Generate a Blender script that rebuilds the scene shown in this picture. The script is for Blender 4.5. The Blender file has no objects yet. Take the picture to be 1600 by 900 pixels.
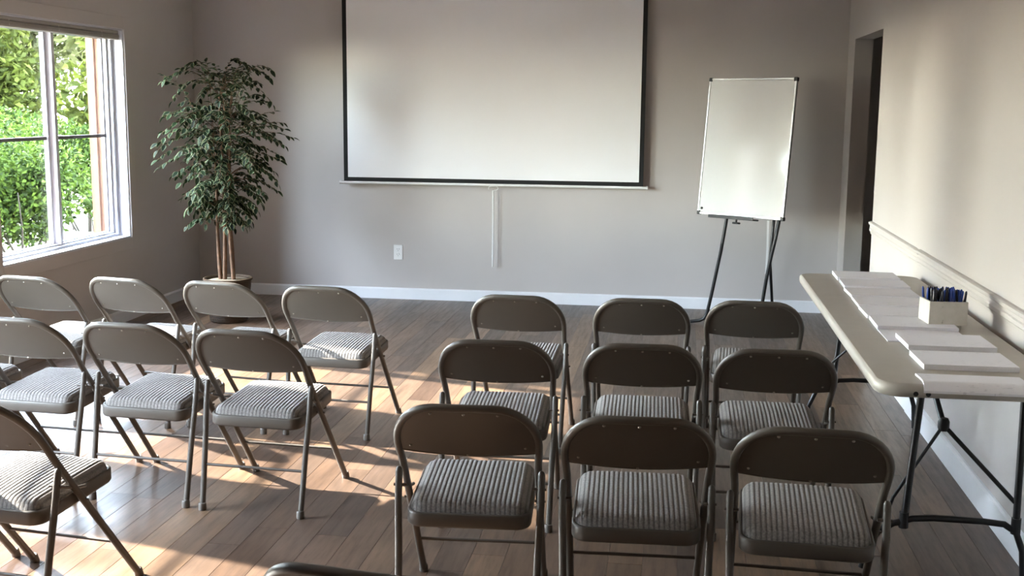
import bpy, bmesh, math, random
from mathutils import Vector, Matrix
C = bpy.context.scene.collection
SC = bpy.context.scene
PI = math.pi
# ------------------------------------------------------------------ camera
F_PX, YAW, PITCH, ROLL, CAM_H = 1816.85, 0.1396, 0.1563, 0.0100, 1.5781
def cam_axes():
    cy, sy, cp, sp = math.cos(YAW), math.sin(YAW), math.cos(PITCH), math.sin(PITCH)
    f = Vector((-sy*cp, cy*cp, -sp)); r = Vector((cy, sy, 0)); u = r.cross(f)
    c, s = math.cos(ROLL), math.sin(ROLL)
    return c*r + s*u, -s*r + c*u, f
_r, _u, _f = cam_axes()
cam_d = bpy.data.cameras.new('camera'); cam = bpy.data.objects.new('camera', cam_d); C.objects.link(cam)
cam_d.sensor_width = 36; cam_d.lens = F_PX/1600*36; cam_d.clip_start = 0.05; cam_d.clip_end = 300
m = Matrix((( _r.x, _u.x, -_f.x, 0), (_r.y, _u.y, -_f.y, 0), (_r.z, _u.z, -_f.z, CAM_H), (0, 0, 0, 1)))
cam.matrix_world = m
SC.camera = cam
# ------------------------------------------------------------------ light
SUN_L = Vector((1.78, -0.47, -1.0))            # the way the sun's rays travel
SUN_STRENGTH, SKY_STRENGTH = 42.0, 10.0
sun_d = bpy.data.lights.new('sun', 'SUN'); sun = bpy.data.objects.new('sun', sun_d); C.objects.link(sun)
sun_d.energy = SUN_STRENGTH; sun_d.angle = math.radians(0.9); sun_d.color = (1.0, 0.94, 0.88)
sun.location = (-14, 10, 10); sun.rotation_euler = SUN_L.to_track_quat('-Z', 'Y').to_euler()
W = bpy.data.worlds.new('sky'); SC.world = W; W.use_nodes = True
wn = W.node_tree.nodes; wl = W.node_tree.links
sky = wn.new('ShaderNodeTexSky'); sky.sky_type = 'NISHITA'; sky.sun_disc = False
sky.sun_elevation = math.atan2(1.0, math.hypot(1.78, 0.47)); sky.sun_rotation = math.atan2(-1.78, 0.47)
sky.air_density = 1.0; sky.dust_density = 0.1; sky.ozone_density = 1.0
hs = wn.new('ShaderNodeHueSaturation'); hs.inputs['Saturation'].default_value = 0.5
wl.new(sky.outputs[0], hs.inputs['Color']); wl.new(hs.outputs[0], wn['Background'].inputs['Color'])
wn['Background'].inputs['Strength'].default_value = SKY_STRENGTH
SC.view_settings.view_transform = 'Standard'; SC.view_settings.look = 'None'
SC.view_settings.gamma = 1.0; SC.view_settings.use_curve_mapping = False
SC.view_settings.exposure = 1.1
cy = SC.cycles
cy.use_denoising = True; cy.max_bounces = 14; cy.diffuse_bounces = 9; cy.glossy_bounces = 4
cy.transmission_bounces = 6; cy.transparent_max_bounces = 16; cy.sample_clamp_indirect = 8.0
cy.caustics_reflective = False; cy.caustics_refractive = False
# ------------------------------------------------------------------ room measures
XL, XR, YB, YF, ZC = -3.925, 1.245, 9.172, -3.6, 3.2
WT = 0.22                                   # wall thickness
# windows in the left wall: y0, y1, z0, z1, blind drop (z of the blind's lower edge)
WINDOWS = [(6.30, 7.95, 0.60, 2.08, 2.005), (5.02, 6.15, 0.60, 2.08, 2.005), (2.35, 4.42, 0.60, 2.08, 1.56)]
DOOR = (7.66, 8.84, 2.07)

# ------------------------------------------------------------------ mesh helpers
class MB:
    def __init__(s): s.v = []; s.f = []; s.sm = []; s.mi = []
    def add(s, verts, faces, smooth=False, mi=0):
        o = len(s.v); s.v += [tuple(p) for p in verts]
        for f in faces: s.f.append(tuple(i+o for i in f)); s.sm.append(smooth); s.mi.append(mi)
        return s
    def box(s, x0, x1, y0, y1, z0, z1, mi=0):
        v = [(x0,y0,z0),(x1,y0,z0),(x1,y1,z0),(x0,y1,z0),(x0,y0,z1),(x1,y0,z1),(x1,y1,z1),(x0,y1,z1)]
        return s.add(v, [(3,2,1,0),(4,5,6,7),(0,1,5,4),(1,2,6,5),(2,3,7,6),(3,0,4,7)], mi=mi)
    def rbox(s, x0, x1, y0, y1, z0, z1, b=0.004, seg=2, mi=0):
        bm = bmesh.new(); bmesh.ops.create_cube(bm, size=1)
        for v in bm.verts: v.co = Vector(((x0+x1)/2+v.co.x*(x1-x0), (y0+y1)/2+v.co.y*(y1-y0), (z0+z1)/2+v.co.z*(z1-z0)))
        bmesh.ops.bevel(bm, geom=bm.edges[:], offset=b, segments=seg, profile=0.5, affect='EDGES')
        return s.bm(bm, mi=mi)
    def bm(s, bm, smooth=False, mi=0):
        bm.verts.index_update()
        s.add([v.co[:] for v in bm.verts], [tuple(v.index for v in f.verts) for f in bm.faces], smooth, mi); bm.free(); return s
    def tube(s, pts, r, n=10, cap=True, closed=False, mi=0):
        pts = [Vector(p) for p in pts]; k = len(pts)
        rs = r if isinstance(r, (list, tuple)) else [r]*k
        tg = []
        for i in range(k):
            a = pts[(i-1) % k] if closed else pts[max(i-1, 0)]
            b = pts[(i+1) % k] if closed else pts[min(i+1, k-1)]
            tg.append((b-a).normalized())
        up = Vector((0,0,1)) if abs(tg[0].z) < 0.9 else Vector((1,0,0))
        nv = (up - tg[0]*up.dot(tg[0])).normalized(); V = []
        for i in range(k):
            nv = (nv - tg[i]*nv.dot(tg[i])).normalized(); bv = tg[i].cross(nv)
            for j in range(n):
                a = 2*PI*j/n; V.append(pts[i] + (nv*math.cos(a)+bv*math.sin(a))*rs[i])
        Fs = []
        for i in range(k if closed else k-1):
            i2 = (i+1) % k
            for j in range(n):
                j2 = (j+1) % n; Fs.append((i*n+j, i*n+j2, i2*n+j2, i2*n+j))
        s.add(V, Fs, True, mi)
        if cap and not closed:
            s.add(V[:n], [tuple(range(n-1,-1,-1))], False, mi); s.add(V[-n:], [tuple(range(n))], False, mi)
        return s
    def lathe(s, prof, c=(0,0,0), n=24, smooth=True, mi=0):
        V = []; k = len(prof)
        for r, z in prof:
            for j in range(n):
                a = 2*PI*j/n; V.append((c[0]+r*math.cos(a), c[1]+r*math.sin(a), c[2]+z))
        Fs = [(i*n+j, i*n+(j+1)%n, (i+1)*n+(j+1)%n, (i+1)*n+j) for i in range(k-1) for j in range(n)]
        s.add(V, Fs, smooth, mi)
        s.add(V[:n], [tuple(range(n-1,-1,-1))], False, mi); s.add(V[-n:], [tuple(range(n))], False, mi)
        return s
    def grid(s, fn, nu, nv, smooth=True, mi=0, flip=False):
        V = [fn(i/nu, j/nv) for i in range(nu+1) for j in range(nv+1)]; w = nv+1
        Fs = []
        for i in range(nu):
            for j in range(nv):
                q = (i*w+j, (i+1)*w+j, (i+1)*w+j+1, i*w+j+1); Fs.append(q[::-1] if flip else q)
        return s.add(V, Fs, smooth, mi)
    def prism(s, poly, axis, a, b, mi=0):
        # extrude a 2-D polygon along an axis from a to b
        def P(p, t): return {'x':(t,p[0],p[1]), 'y':(p[0],t,p[1]), 'z':(p[0],p[1],t)}[axis]
        n = len(poly); V = [P(p,a) for p in poly]+[P(p,b) for p in poly]
        Fs = [(i,(i+1)%n,n+(i+1)%n,n+i) for i in range(n)]+[tuple(range(n-1,-1,-1)), tuple(range(n,2*n))]
        return s.add(V, Fs, mi=mi)
    def mesh(s, name, mats):
        me = bpy.data.meshes.new(name); me.from_pydata(s.v, [], s.f)
        me.polygons.foreach_set('use_smooth', s.sm); me.polygons.foreach_set('material_index', s.mi)
        for mt in (mats if isinstance(mats, (list, tuple)) else [mats]): me.materials.append(mt)
        bm = bmesh.new(); bm.from_mesh(me); bmesh.ops.recalc_face_normals(bm, faces=bm.faces[:]); bm.to_mesh(me); bm.free()
        me.update(); return me
    def build(s, name, mats, parent=None): return obj(name, s.mesh(name, mats), parent)
def obj(name, me, parent=None):
    o = bpy.data.objects.new(name, me); C.objects.link(o)
    if parent is not None: o.parent = parent
    return o
def empty(name, loc=(0,0,0), rz=0.0):
    o = bpy.data.objects.new(name, None); C.objects.link(o); o.location = loc; o.rotation_euler = (0,0,rz); o.empty_display_size = 0.1
    return o
def tag(o, label=None, cat=None, group=None, kind=None):
    if label: o['label'] = label
    if cat: o['category'] = cat
    if group: o['group'] = group
    if kind: o['kind'] = kind
    return o
def copy_tree(o, parent=None):
    c = o.copy(); C.objects.link(c); c.parent = parent
    for ch in list(o.children): copy_tree(ch, c)
    return c
def arc(cx, cz, rx, rz, a0, a1, n): return [(cx+rx*math.cos(a0+(a1-a0)*i/n), cz+rz*math.sin(a0+(a1-a0)*i/n)) for i in range(n+1)]
# ------------------------------------------------------------------ materials
def srgb(r, g, b):
    return tuple(((c/255)/12.92 if c/255 <= 0.04045 else ((c/255+0.055)/1.055)**2.4) for c in (r,g,b)) + (1,)
class Mt:
    def __init__(s, name):
        s.m = bpy.data.materials.new(name); s.m.use_nodes = True; s.t = s.m.node_tree; s.b = s.t.nodes['Principled BSDF']
    def n(s, typ, **kw):
        x = s.t.nodes.new('ShaderNode'+typ)
        for k, v in kw.items(): setattr(x, k, v)
        return x
    def l(s, a, b): s.t.links.new(a, b)
    def noise(s, vec, scale, detail=4, rough=0.55):
        x = s.n('TexNoise'); x.inputs['Scale'].default_value = scale; x.inputs['Detail'].default_value = detail; x.inputs['Roughness'].default_value = rough
        s.l(vec, x.inputs['Vector']); return x
    def ramp(s, fac, stops):
        x = s.n('ValToRGB'); e = x.color_ramp.elements
        while len(e) < len(stops): e.new(0.5)
        for el, (p, c) in zip(e, stops): el.position = p; el.color = c
        s.l(fac, x.inputs['Fac']); return x
    def bump(s, h, strength=0.1, dist=0.002):
        x = s.n('Bump'); x.inputs['Strength'].default_value = strength; x.inputs['Distance'].default_value = dist
        s.l(h, x.inputs['Height']); s.l(x.outputs[0], s.b.inputs['Normal']); return x
def mat(name, col, rough=0.6, metal=0.0, spec=0.5, var=0.06, nscale=6.0, bump=0.0, bscale=300.0, coords='Object'):
    M = Mt(name); b = M.b; b.inputs['Roughness'].default_value = rough; b.inputs['Metallic'].default_value = metal
    b.inputs['Specular IOR Level'].default_value = spec
    tc = M.n('TexCoord'); nz = M.noise(tc.outputs[coords], nscale)
    lo = tuple(c*(1-var) for c in col[:3])+(1,); hi = tuple(min(1,c*(1+var)) for c in col[:3])+(1,)
    rp = M.ramp(nz.outputs['Fac'], [(0.3, lo), (0.7, hi)]); M.l(rp.outputs['Color'], b.inputs['Base Color'])
    if bump:
        n2 = M.noise(tc.outputs[coords], bscale, 3); M.bump(n2.outputs['Fac'], bump, 0.001)
    return M.m
M_WALL = mat('wall_paint', srgb(190,184,181), 0.75, var=0.03, nscale=1.5, bump=0.25, bscale=180)
M_CEIL = mat('ceiling_paint', srgb(236,233,229), 0.9, var=0.02)
M_TRIM = mat('white_trim_paint', srgb(232,233,236), 0.4, var=0.02)
M_VINYL = mat('white_vinyl', srgb(196,196,202), 0.35, var=0.015)
M_MUNTIN = mat('grey_bronze_bar', srgb(92,88,84), 0.5)
M_STUCCO = mat('tan_stucco', srgb(118,84,62), 0.9, var=0.1, nscale=20, bump=0.5, bscale=120)
M_SHADE_FIN = mat('grey_stucco', srgb(124,120,116), 0.9, var=0.1, nscale=20, bump=0.5, bscale=120)
M_STEEL = mat('taupe_enamel', srgb(88,81,74), 0.42, spec=0.4, var=0.04, nscale=8, bump=0.06, bscale=500)
M_CAP = mat('taupe_rubber', srgb(96,88,80), 0.6)
M_RIVET = mat('rivet_steel', srgb(150,142,132), 0.3, metal=0.8)
M_BLACK = mat('black_enamel', srgb(24,24,26), 0.35, var=0.1)
M_PLAST = mat('black_plastic', srgb(28,28,30), 0.5, var=0.1)
M_ALU = mat('brushed_aluminium', srgb(190,190,190), 0.35, metal=0.9, var=0.05)
M_SCREEN = mat('matte_screen_fabric', srgb(247,247,249), 0.85, var=0.008, nscale=2)
M_SBLACK = mat('black_screen_border', srgb(14,14,15), 0.8, var=0.1)
M_WPLAST = mat('white_plastic', srgb(236,236,236), 0.4, var=0.02)
M_TABLE = mat('grey_moulded_plastic', srgb(184,178,170), 0.45, var=0.03, nscale=14, bump=0.2, bscale=600)
M_SOIL = mat('dry_moss', srgb(150,136,112), 0.95, var=0.35, nscale=60, bump=1.0, bscale=120)
M_TRUNK = mat('ficus_bark', srgb(104,76,54), 0.8, var=0.35, nscale=30, bump=0.6, bscale=90)
M_BARK = mat('grey_bark', srgb(34,28,22), 0.9, var=0.3, nscale=12)
M_BLIND = mat('greige_blind', srgb(170,164,156), 0.6, var=0.05)
M_SLOT = mat('outlet_slot', srgb(70,70,70), 0.6)
M_PAVE = mat('pale_pavement', srgb(104,98,88), 0.9, var=0.12, nscale=3)
M_BOUNCE_PAVING = mat('concrete_paving', srgb(176,172,166), 0.9, var=0.08, nscale=3)
M_LAWN = mat('dry_lawn', srgb(44,50,26), 0.95, var=0.35, nscale=4)
def m_board():
    M = Mt('whiteboard_enamel'); M.b.inputs['Base Color'].default_value = srgb(234,235,236)
    M.b.inputs['Roughness'].default_value = 0.07; tc = M.n('TexCoord'); nz = M.noise(tc.outputs['Object'], 9, 3)
    M.bump(nz.outputs['Fac'], 0.10, 0.006); return M.m
M_BOARD = m_board()
def m_glass():
    M = Mt('window_glass'); t = M.t; out = t.nodes['Material Output']
    tr = M.n('BsdfTransparent'); tr.inputs[0].default_value = (0.95,0.97,0.96,1)
    gl = M.n('BsdfGlossy'); gl.inputs['Roughness'].default_value = 0.02
    mx = M.n('MixShader'); mx.inputs[0].default_value = 0.05; M.l(tr.outputs[0], mx.inputs[1]); M.l(gl.outputs[0], mx.inputs[2])
    M.l(mx.outputs[0], out.inputs['Surface']); return M.m
M_GLASS = m_glass()
def m_floor():
    M = Mt('grey_brown_plank'); b = M.b
    tc = M.n('TexCoord'); oi = M.n('ObjectInfo'); ge = M.n('NewGeometry')
    ad = M.n('Math', operation='ADD'); M.l(oi.outputs['Random'], ad.inputs[0]); M.l(ge.outputs['Random Per Island'], ad.inputs[1])
    fr = M.n('Math', operation='FRACT'); M.l(ad.outputs[0], fr.inputs[0])
    wp = M.n('Vector', ) if False else M.n('VectorMath', operation='SCALE')
    cb = M.n('CombineXYZ'); M.l(fr.outputs[0], cb.inputs[0]); M.l(fr.outputs[0], cb.inputs[1]); M.l(fr.outputs[0], cb.inputs[2])
    M.l(cb.outputs[0], wp.inputs[0]); wp.inputs['Scale'].default_value = 37.0
    po = M.n('VectorMath', operation='ADD'); M.l(ge.outputs['Position'], po.inputs[0]); M.l(wp.outputs[0], po.inputs[1])
    mp = M.n('Mapping'); mp.inputs['Scale'].default_value = (1.0, 0.09, 1.0); M.l(po.outputs[0], mp.inputs['Vector'])
    g1 = M.noise(mp.outputs[0], 40, 8, 0.68); g2 = M.noise(mp.outputs[0], 150, 4, 0.6)
    mp2 = M.n('Mapping'); mp2.inputs['Scale'].default_value = (1.0, 0.3, 1.0); M.l(po.outputs[0], mp2.inputs['Vector'])
    g3 = M.noise(mp2.outputs[0], 9, 5, 0.6)
    c1 = M.ramp(fr.outputs[0], [(0.0, srgb(60,45,36)), (0.25, srgb(96,76,61)), (0.5, srgb(74,60,51)), (0.75, srgb(110,87,67)), (1.0, srgb(69,53,43))])
    c2 = M.ramp(g1.outputs['Fac'], [(0.28, (0.55,0.53,0.52,1)), (0.5, (1,1,1,1)), (0.74, (1.28,1.26,1.24,1))])
    c3 = M.ramp(g3.outputs['Fac'], [(0.3, (0.72,0.71,0.70,1)), (0.7, (1.18,1.17,1.16,1))])
    m1 = M.n('Mix', data_type='RGBA', blend_type='MULTIPLY'); m1.inputs[0].default_value = 1.0
    M.l(c1.outputs[0], m1.inputs[6]); M.l(c2.outputs[0], m1.inputs[7])
    m2 = M.n('Mix', data_type='RGBA', blend_type='MULTIPLY'); m2.inputs[0].default_value = 1.0
    M.l(m1.outputs[2], m2.inputs[6]); M.l(c3.outputs[0], m2.inputs[7]); M.l(m2.outputs[2], b.inputs['Base Color'])
    rr = M.ramp(g1.outputs['Fac'], [(0.3, (0.40,)*3+(1,)), (0.7, (0.29,)*3+(1,))]); M.l(rr.outputs[0], b.inputs['Roughness'])
    M.bump(g2.outputs['Fac'], 0.12, 0.001); return M.m
M_FLOOR = m_floor(); M_FLOOR.node_tree.nodes['Principled BSDF'].inputs['Specular IOR Level'].default_value = 0.42
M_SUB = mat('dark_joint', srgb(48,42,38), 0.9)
def m_fabric():
    M = Mt('ribbed_grey_fabric'); b = M.b; b.inputs['Roughness'].default_value = 0.95; b.inputs['Specular IOR Level'].default_value = 0.15
    b.inputs['Sheen Weight'].default_value = 0.25
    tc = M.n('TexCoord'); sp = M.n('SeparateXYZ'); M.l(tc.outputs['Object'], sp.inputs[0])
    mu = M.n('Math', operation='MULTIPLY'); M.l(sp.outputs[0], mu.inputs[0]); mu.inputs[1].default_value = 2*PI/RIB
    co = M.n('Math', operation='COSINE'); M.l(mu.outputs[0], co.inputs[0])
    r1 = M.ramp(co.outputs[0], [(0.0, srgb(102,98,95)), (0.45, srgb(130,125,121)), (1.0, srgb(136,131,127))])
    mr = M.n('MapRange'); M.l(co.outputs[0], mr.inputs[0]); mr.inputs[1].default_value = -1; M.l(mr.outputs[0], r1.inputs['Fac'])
    nz = M.noise(tc.outputs['Object'], 160, 3); r2 = M.ramp(nz.outputs['Fac'], [(0.3, (0.70,0.69,0.68,1)), (0.7, (1.22,1.20,1.18,1))])
    mx = M.n('Mix', data_type='RGBA', blend_type='MULTIPLY'); mx.inputs[0].default_value = 1.0
    M.l(r1.outputs[0], mx.inputs[6]); M.l(r2.outputs[0], mx.inputs[7]); M.l(mx.outputs[2], b.inputs['Base Color'])
    M.bump(nz.outputs['Fac'], 0.5, 0.002); return M.m
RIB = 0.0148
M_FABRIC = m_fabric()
def m_leaf(name, dark, mid, rim=None, trans=0.25, rough=0.4, transcol=None):
    M = Mt(name); b = M.b; b.inputs['Roughness'].default_value = rough
    ge = M.n('NewGeometry'); oi = M.n('ObjectInfo')
    ad = M.n('Math', operation='ADD'); M.l(oi.outputs['Random'], ad.inputs[0]); M.l(ge.outputs['Random Per Island'], ad.inputs[1])
    fr = M.n('Math', operation='FRACT'); M.l(ad.outputs[0], fr.inputs[0])
    c = M.ramp(fr.outputs[0], [(0.0, dark), (1.0, mid)]); col = c.outputs[0]
    if rim:
        at = M.n('Attribute'); at.attribute_name = 'rim'
        mr = M.ramp(at.outputs['Fac'], [(0.55, (0,0,0,1)), (0.95, (1,1,1,1))])
        mx = M.n('Mix', data_type='RGBA'); M.l(mr.outputs[0], mx.inputs[0]); M.l(col, mx.inputs[6]); mx.inputs[7].default_value = rim; col = mx.outputs[2]
    M.l(col, b.inputs['Base Color'])
    if trans:
        tl = M.n('BsdfTranslucent'); M.l(col, tl.inputs[0])
        ms = M.n('MixShader'); ms.inputs[0].default_value = trans
        M.l(b.outputs[0], ms.inputs[1]); M.l(tl.outputs[0], ms.inputs[2]); M.l(ms.outputs[0], M.t.nodes['Material Output'].inputs['Surface'])
    return M.m
def low_gloss(m): m.node_tree.nodes['Principled BSDF'].inputs['Specular IOR Level'].default_value = 0.12; return m
M_FICUS = m_leaf('variegated_leaf', srgb(18,26,18), srgb(38,54,30), srgb(170,176,132), 0.10, 0.6); low_gloss(M_FICUS)
M_BUSH = m_leaf('hedge_leaf', srgb(18,32,8), srgb(60,78,24), None, 0.22, 0.8); low_gloss(M_BUSH)
M_TREE = m_leaf('spring_leaf', srgb(34,42,12), srgb(68,76,28), None, 0.3, 0.8); low_gloss(M_TREE)
M_TREE2 = m_leaf('pale_leaf', srgb(46,50,26), srgb(74,76,48), None, 0.3, 0.8); low_gloss(M_TREE2)
M_CYP = m_leaf('conifer_leaf', srgb(36,44,30), srgb(58,68,48), None, 0.1, 0.7); low_gloss(M_CYP)
def m_paper():
    M = Mt('printed_paper'); b = M.b; b.inputs['Roughness'].default_value = 0.85
    tc = M.n('TexCoord'); mp = M.n('Mapping'); mp.inputs['Scale'].default_value = (34, 150, 1); M.l(tc.outputs['Object'], mp.inputs[0])
    nz = M.noise(mp.outputs[0], 1.0, 2); n2 = M.noise(tc.outputs['Object'], 7, 1)
    ge = M.n('Math', operation='GREATER_THAN'); M.l(nz.outputs['Fac'], ge.inputs[0]); ge.inputs[1].default_value = 0.62
    g2 = M.n('Math', operation='GREATER_THAN'); M.l(n2.outputs['Fac'], g2.inputs[0]); g2.inputs[1].default_value = 0.53
    mu = M.n('Math', operation='MULTIPLY'); M.l(ge.outputs[0], mu.inputs[0]); M.l(g2.outputs[0], mu.inputs[1])
    rp = M.ramp(mu.outputs[0], [(0.0, srgb(244,243,250)), (1.0, srgb(228,227,235))]); M.l(rp.outputs[0], b.inputs['Base Color']); return M.m
M_PAPER = m_paper()
M_PEDGE = mat('paper_edge', srgb(238,237,244), 0.9, var=0.05, nscale=300)
def m_basket():
    M = Mt('woven_wicker'); tc = M.n('TexCoord'); wv = M.n('TexWave'); wv.bands_direction = 'Z'; wv.inputs['Scale'].default_value = 34; wv.inputs['Distortion'].default_value = 3
    M.l(tc.outputs['Object'], wv.inputs['Vector']); r = M.ramp(wv.outputs['Fac'], [(0.2, srgb(36,26,16)), (0.8, srgb(98,72,44))])
    M.l(r.outputs[0], M.b.inputs['Base Color']); M.b.inputs['Roughness'].default_value = 0.7; M.bump(wv.outputs['Fac'], 0.8, 0.006); return M.m
M_BASKET = m_basket()
def m_woodbox():
    M = Mt('whitewashed_wood'); tc = M.n('TexCoord'); nz = M.noise(tc.outputs['Object'], 28, 5, 0.7)
    r = M.ramp(nz.outputs['Fac'], [(0.27, srgb(96,90,82)), (0.36, srgb(206,202,192)), (0.8, srgb(218,214,206))])
    M.l(r.outputs[0], M.b.inputs['Base Color']); M.b.inputs['Roughness'].default_value = 0.75; return M.m
M_WBOX = m_woodbox()
M_PENB = mat('blue_pen_plastic', srgb(24,62,150), 0.3)
M_PENK = mat('black_pen_plastic', srgb(18,20,34), 0.3)
M_PENC = mat('clear_pen_tip', srgb(120,130,150), 0.3)
# ------------------------------------------------------------------ structure
def struct(o, label=None): o['kind'] = 'structure'; return o
# floor: planks running towards the screen wall
floor = struct(MB().box(XL-WT, XR+0.14, YF-0.2, YB+0.15, -0.12, -0.006).build('floor', M_SUB))
NS = 43; PW = (XR-XL)/NS; PL = 1.22
rnd = random.Random(5)
def plank_mesh(b):
    w, l = PW/2-0.0004, 0.5
    lb = b/PL
    v = [(-w,-l,-0.006),(w,-l,-0.006),(w,l,-0.006),(-w,l,-0.006), (-w,-l,-b),(w,-l,-b),(w,l,-b),(-w,l,-b), (-w+b,-l+lb,0),(w-b,-l+lb,0),(w-b,l-lb,0),(-w+b,l-lb,0)]
    f = [(0,1,5,4),(1,2,6,5),(2,3,7,6),(3,0,4,7),(4,5,9,8),(5,6,10,9),(6,7,11,10),(7,4,8,11),(8,9,10,11)]
    return v, f
pv, pf = plank_mesh(0.0007)
PM = MB().add(pv, pf).mesh('plank', M_FLOOR)
cells = []
for i in range(NS):
    x = XL+(i+0.5)*PW; y = YF-rnd.uniform(0, PL)
    while y < YB:
        a, b = max(y, YF), min(y+PL, YB)
        if b-a > 0.03: cells.append((x, a+0.0004, b-0.0004))
        y += PL
def visible(x, y):
    d = Vector((x, y, 0))-Vector((0,0,CAM_H)); q = d.dot(_f)
    if q <= 0.2: return None
    px, py = 800+F_PX*d.dot(_r)/q, 450-F_PX*d.dot(_u)/q
    return q if (-60 < px < 1660 and py < 960) else None
cand = []
rest = []
for c in cells:
    q = [visible(c[0], c[1]+(c[2]-c[1])*t) for t in (0, .25, .5, .75, 1)]
    q = [k for k in q if k]
    (cand if q else rest).append((min(q) if q else 99, c))
cand.sort()
rest = [c for _, c in rest]+[c for _, c in cand[300:]]
for _, (x, a, b) in cand[:300]:
    o = obj('plank', PM, floor); o.location = (x, (a+b)/2, 0); o.scale = (1, b-a, 1)
mb = MB()
for x, a, b in rest: mb.add([(x+p[0], (a+b)/2+p[1]*(b-a), p[2]) for p in pv], pf)
tag(mb.build('plank_field', M_FLOOR, floor), kind='stuff')
struct(MB().box(XL-WT, XR+0.14, YB, YB+0.15, 0, ZC).build('wall_back', M_WALL))
struct(MB().box(XL-WT, XR+0.14, YF-0.15, YF, 0, ZC).build('wall_front', M_WALL))
struct(MB().box(XL-WT, XR+0.14, YF-0.15, YB+0.15, ZC, ZC+0.1).build('ceiling', M_CEIL))
# left wall with its window openings (inner skin painted, outer skin stucco)
def wall_left():
    mb = MB(); edges = sorted(WINDOWS)
    for (xa, xb, mi) in ((XL-0.165, XL, 0), (XL-WT, XL-0.165, 1)):
        y = YF
        for (a, b, z0, z1, _) in edges:
            mb.box(xa, xb, y, a, 0, ZC, mi); mb.box(xa, xb, a, b, 0, z0, mi); mb.box(xa, xb, a, b, z1, ZC, mi); y = b
        mb.box(xa, xb, y, YB, 0, ZC, mi)
    return struct(mb.build('wall_left', [M_WALL, M_STUCCO]))
wall_left()
# unseen fin added outside to keep window light off the back wall's left
struct(MB().box(XL-WT-0.68, XL-WT, 6.165, 6.285, 2.2, 3.0).box(XL-WT-0.68, XL-WT-0.06, 6.165, 6.285, -0.1, 2.2).build('wall_buttress', M_SHADE_FIN))
y0, y1, zd = DOOR
RT = 0.125
mb = MB()
mb.box(XR, XR+RT, y1, YB, 0, ZC); mb.box(XR, XR+RT, y0, y1, zd, ZC); mb.box(XR, XR+RT, 6.2, y0, 0, ZC); mb.box(XR-0.004, XR+RT, YF, 6.2, 0, ZC)
struct(mb.build('wall_right', M_WALL))
# the unlit room behind the doorway
mb = MB(); mb.box(XR+RT+1.6, XR+RT+1.7, 6.4, 10.2, -0.01, ZC); mb.box(XR+RT, XR+RT+1.7, 6.3, 6.4, -0.01, ZC); mb.box(XR+RT, XR+RT+1.7, 10.2, 10.3, -0.01, ZC)
mb.box(XR+RT, XR+RT+0.02, 9.3, 10.2, -0.01, ZC)
struct(mb.build('wall_side_room', M_WALL))
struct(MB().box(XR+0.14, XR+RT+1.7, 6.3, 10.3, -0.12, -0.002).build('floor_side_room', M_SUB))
struct(MB().box(XR+0.14, XR+RT+1.7, 6.3, 10.3, ZC, ZC+0.1).build('ceiling_side_room', M_CEIL))
# baseboards
def bb_prof(h, d=0.014): return [(0,0),(d,0),(d,h-0.012),(d*0.5,h-0.003),(0.0,h)]
H1 = 0.092
struct(MB().prism([(YB-p[0], p[1]) for p in bb_prof(H1)], 'x', XL, XR).build('baseboard_back', M_TRIM))
struct(MB().prism([(XL+p[0], p[1]) for p in bb_prof(H1)], 'y', YF, YB-0.014).build('baseboard_left', M_TRIM))
mb = MB(); mb.prism([(XR-0.004-p[0], p[1]) for p in bb_prof(0.115)], 'y', YF, 6.2); mb.prism([(XR-p[0], p[1]) for p in bb_prof(0.115)], 'y', 6.2, y0); mb.prism([(XR-p[0], p[1]) for p in bb_prof(0.115)], 'y', y1, YB-0.014)
struct(mb.build('baseboard_right', M_TRIM))
# chair rail on the right wall, two lengths butted together
rail = [(0,0.785),(0.006,0.787),(0.008,0.80),(0.014,0.806),(0.015,0.822),(0.011,0.828),(0.011,0.842),(0.019,0.848),(0.021,0.862),(0.013,0.866),(0,0.868)]
struct(MB().prism([(XR-0.004-p[0], p[1]+0.004) for p in rail], 'y', YF, 6.12).build('trim_1', M_WALL))
struct(MB().prism([(XR-p[0], p[1]-0.002) for p in rail], 'y', 6.123, y0+0.012).build('trim_2', M_WALL))

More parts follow.
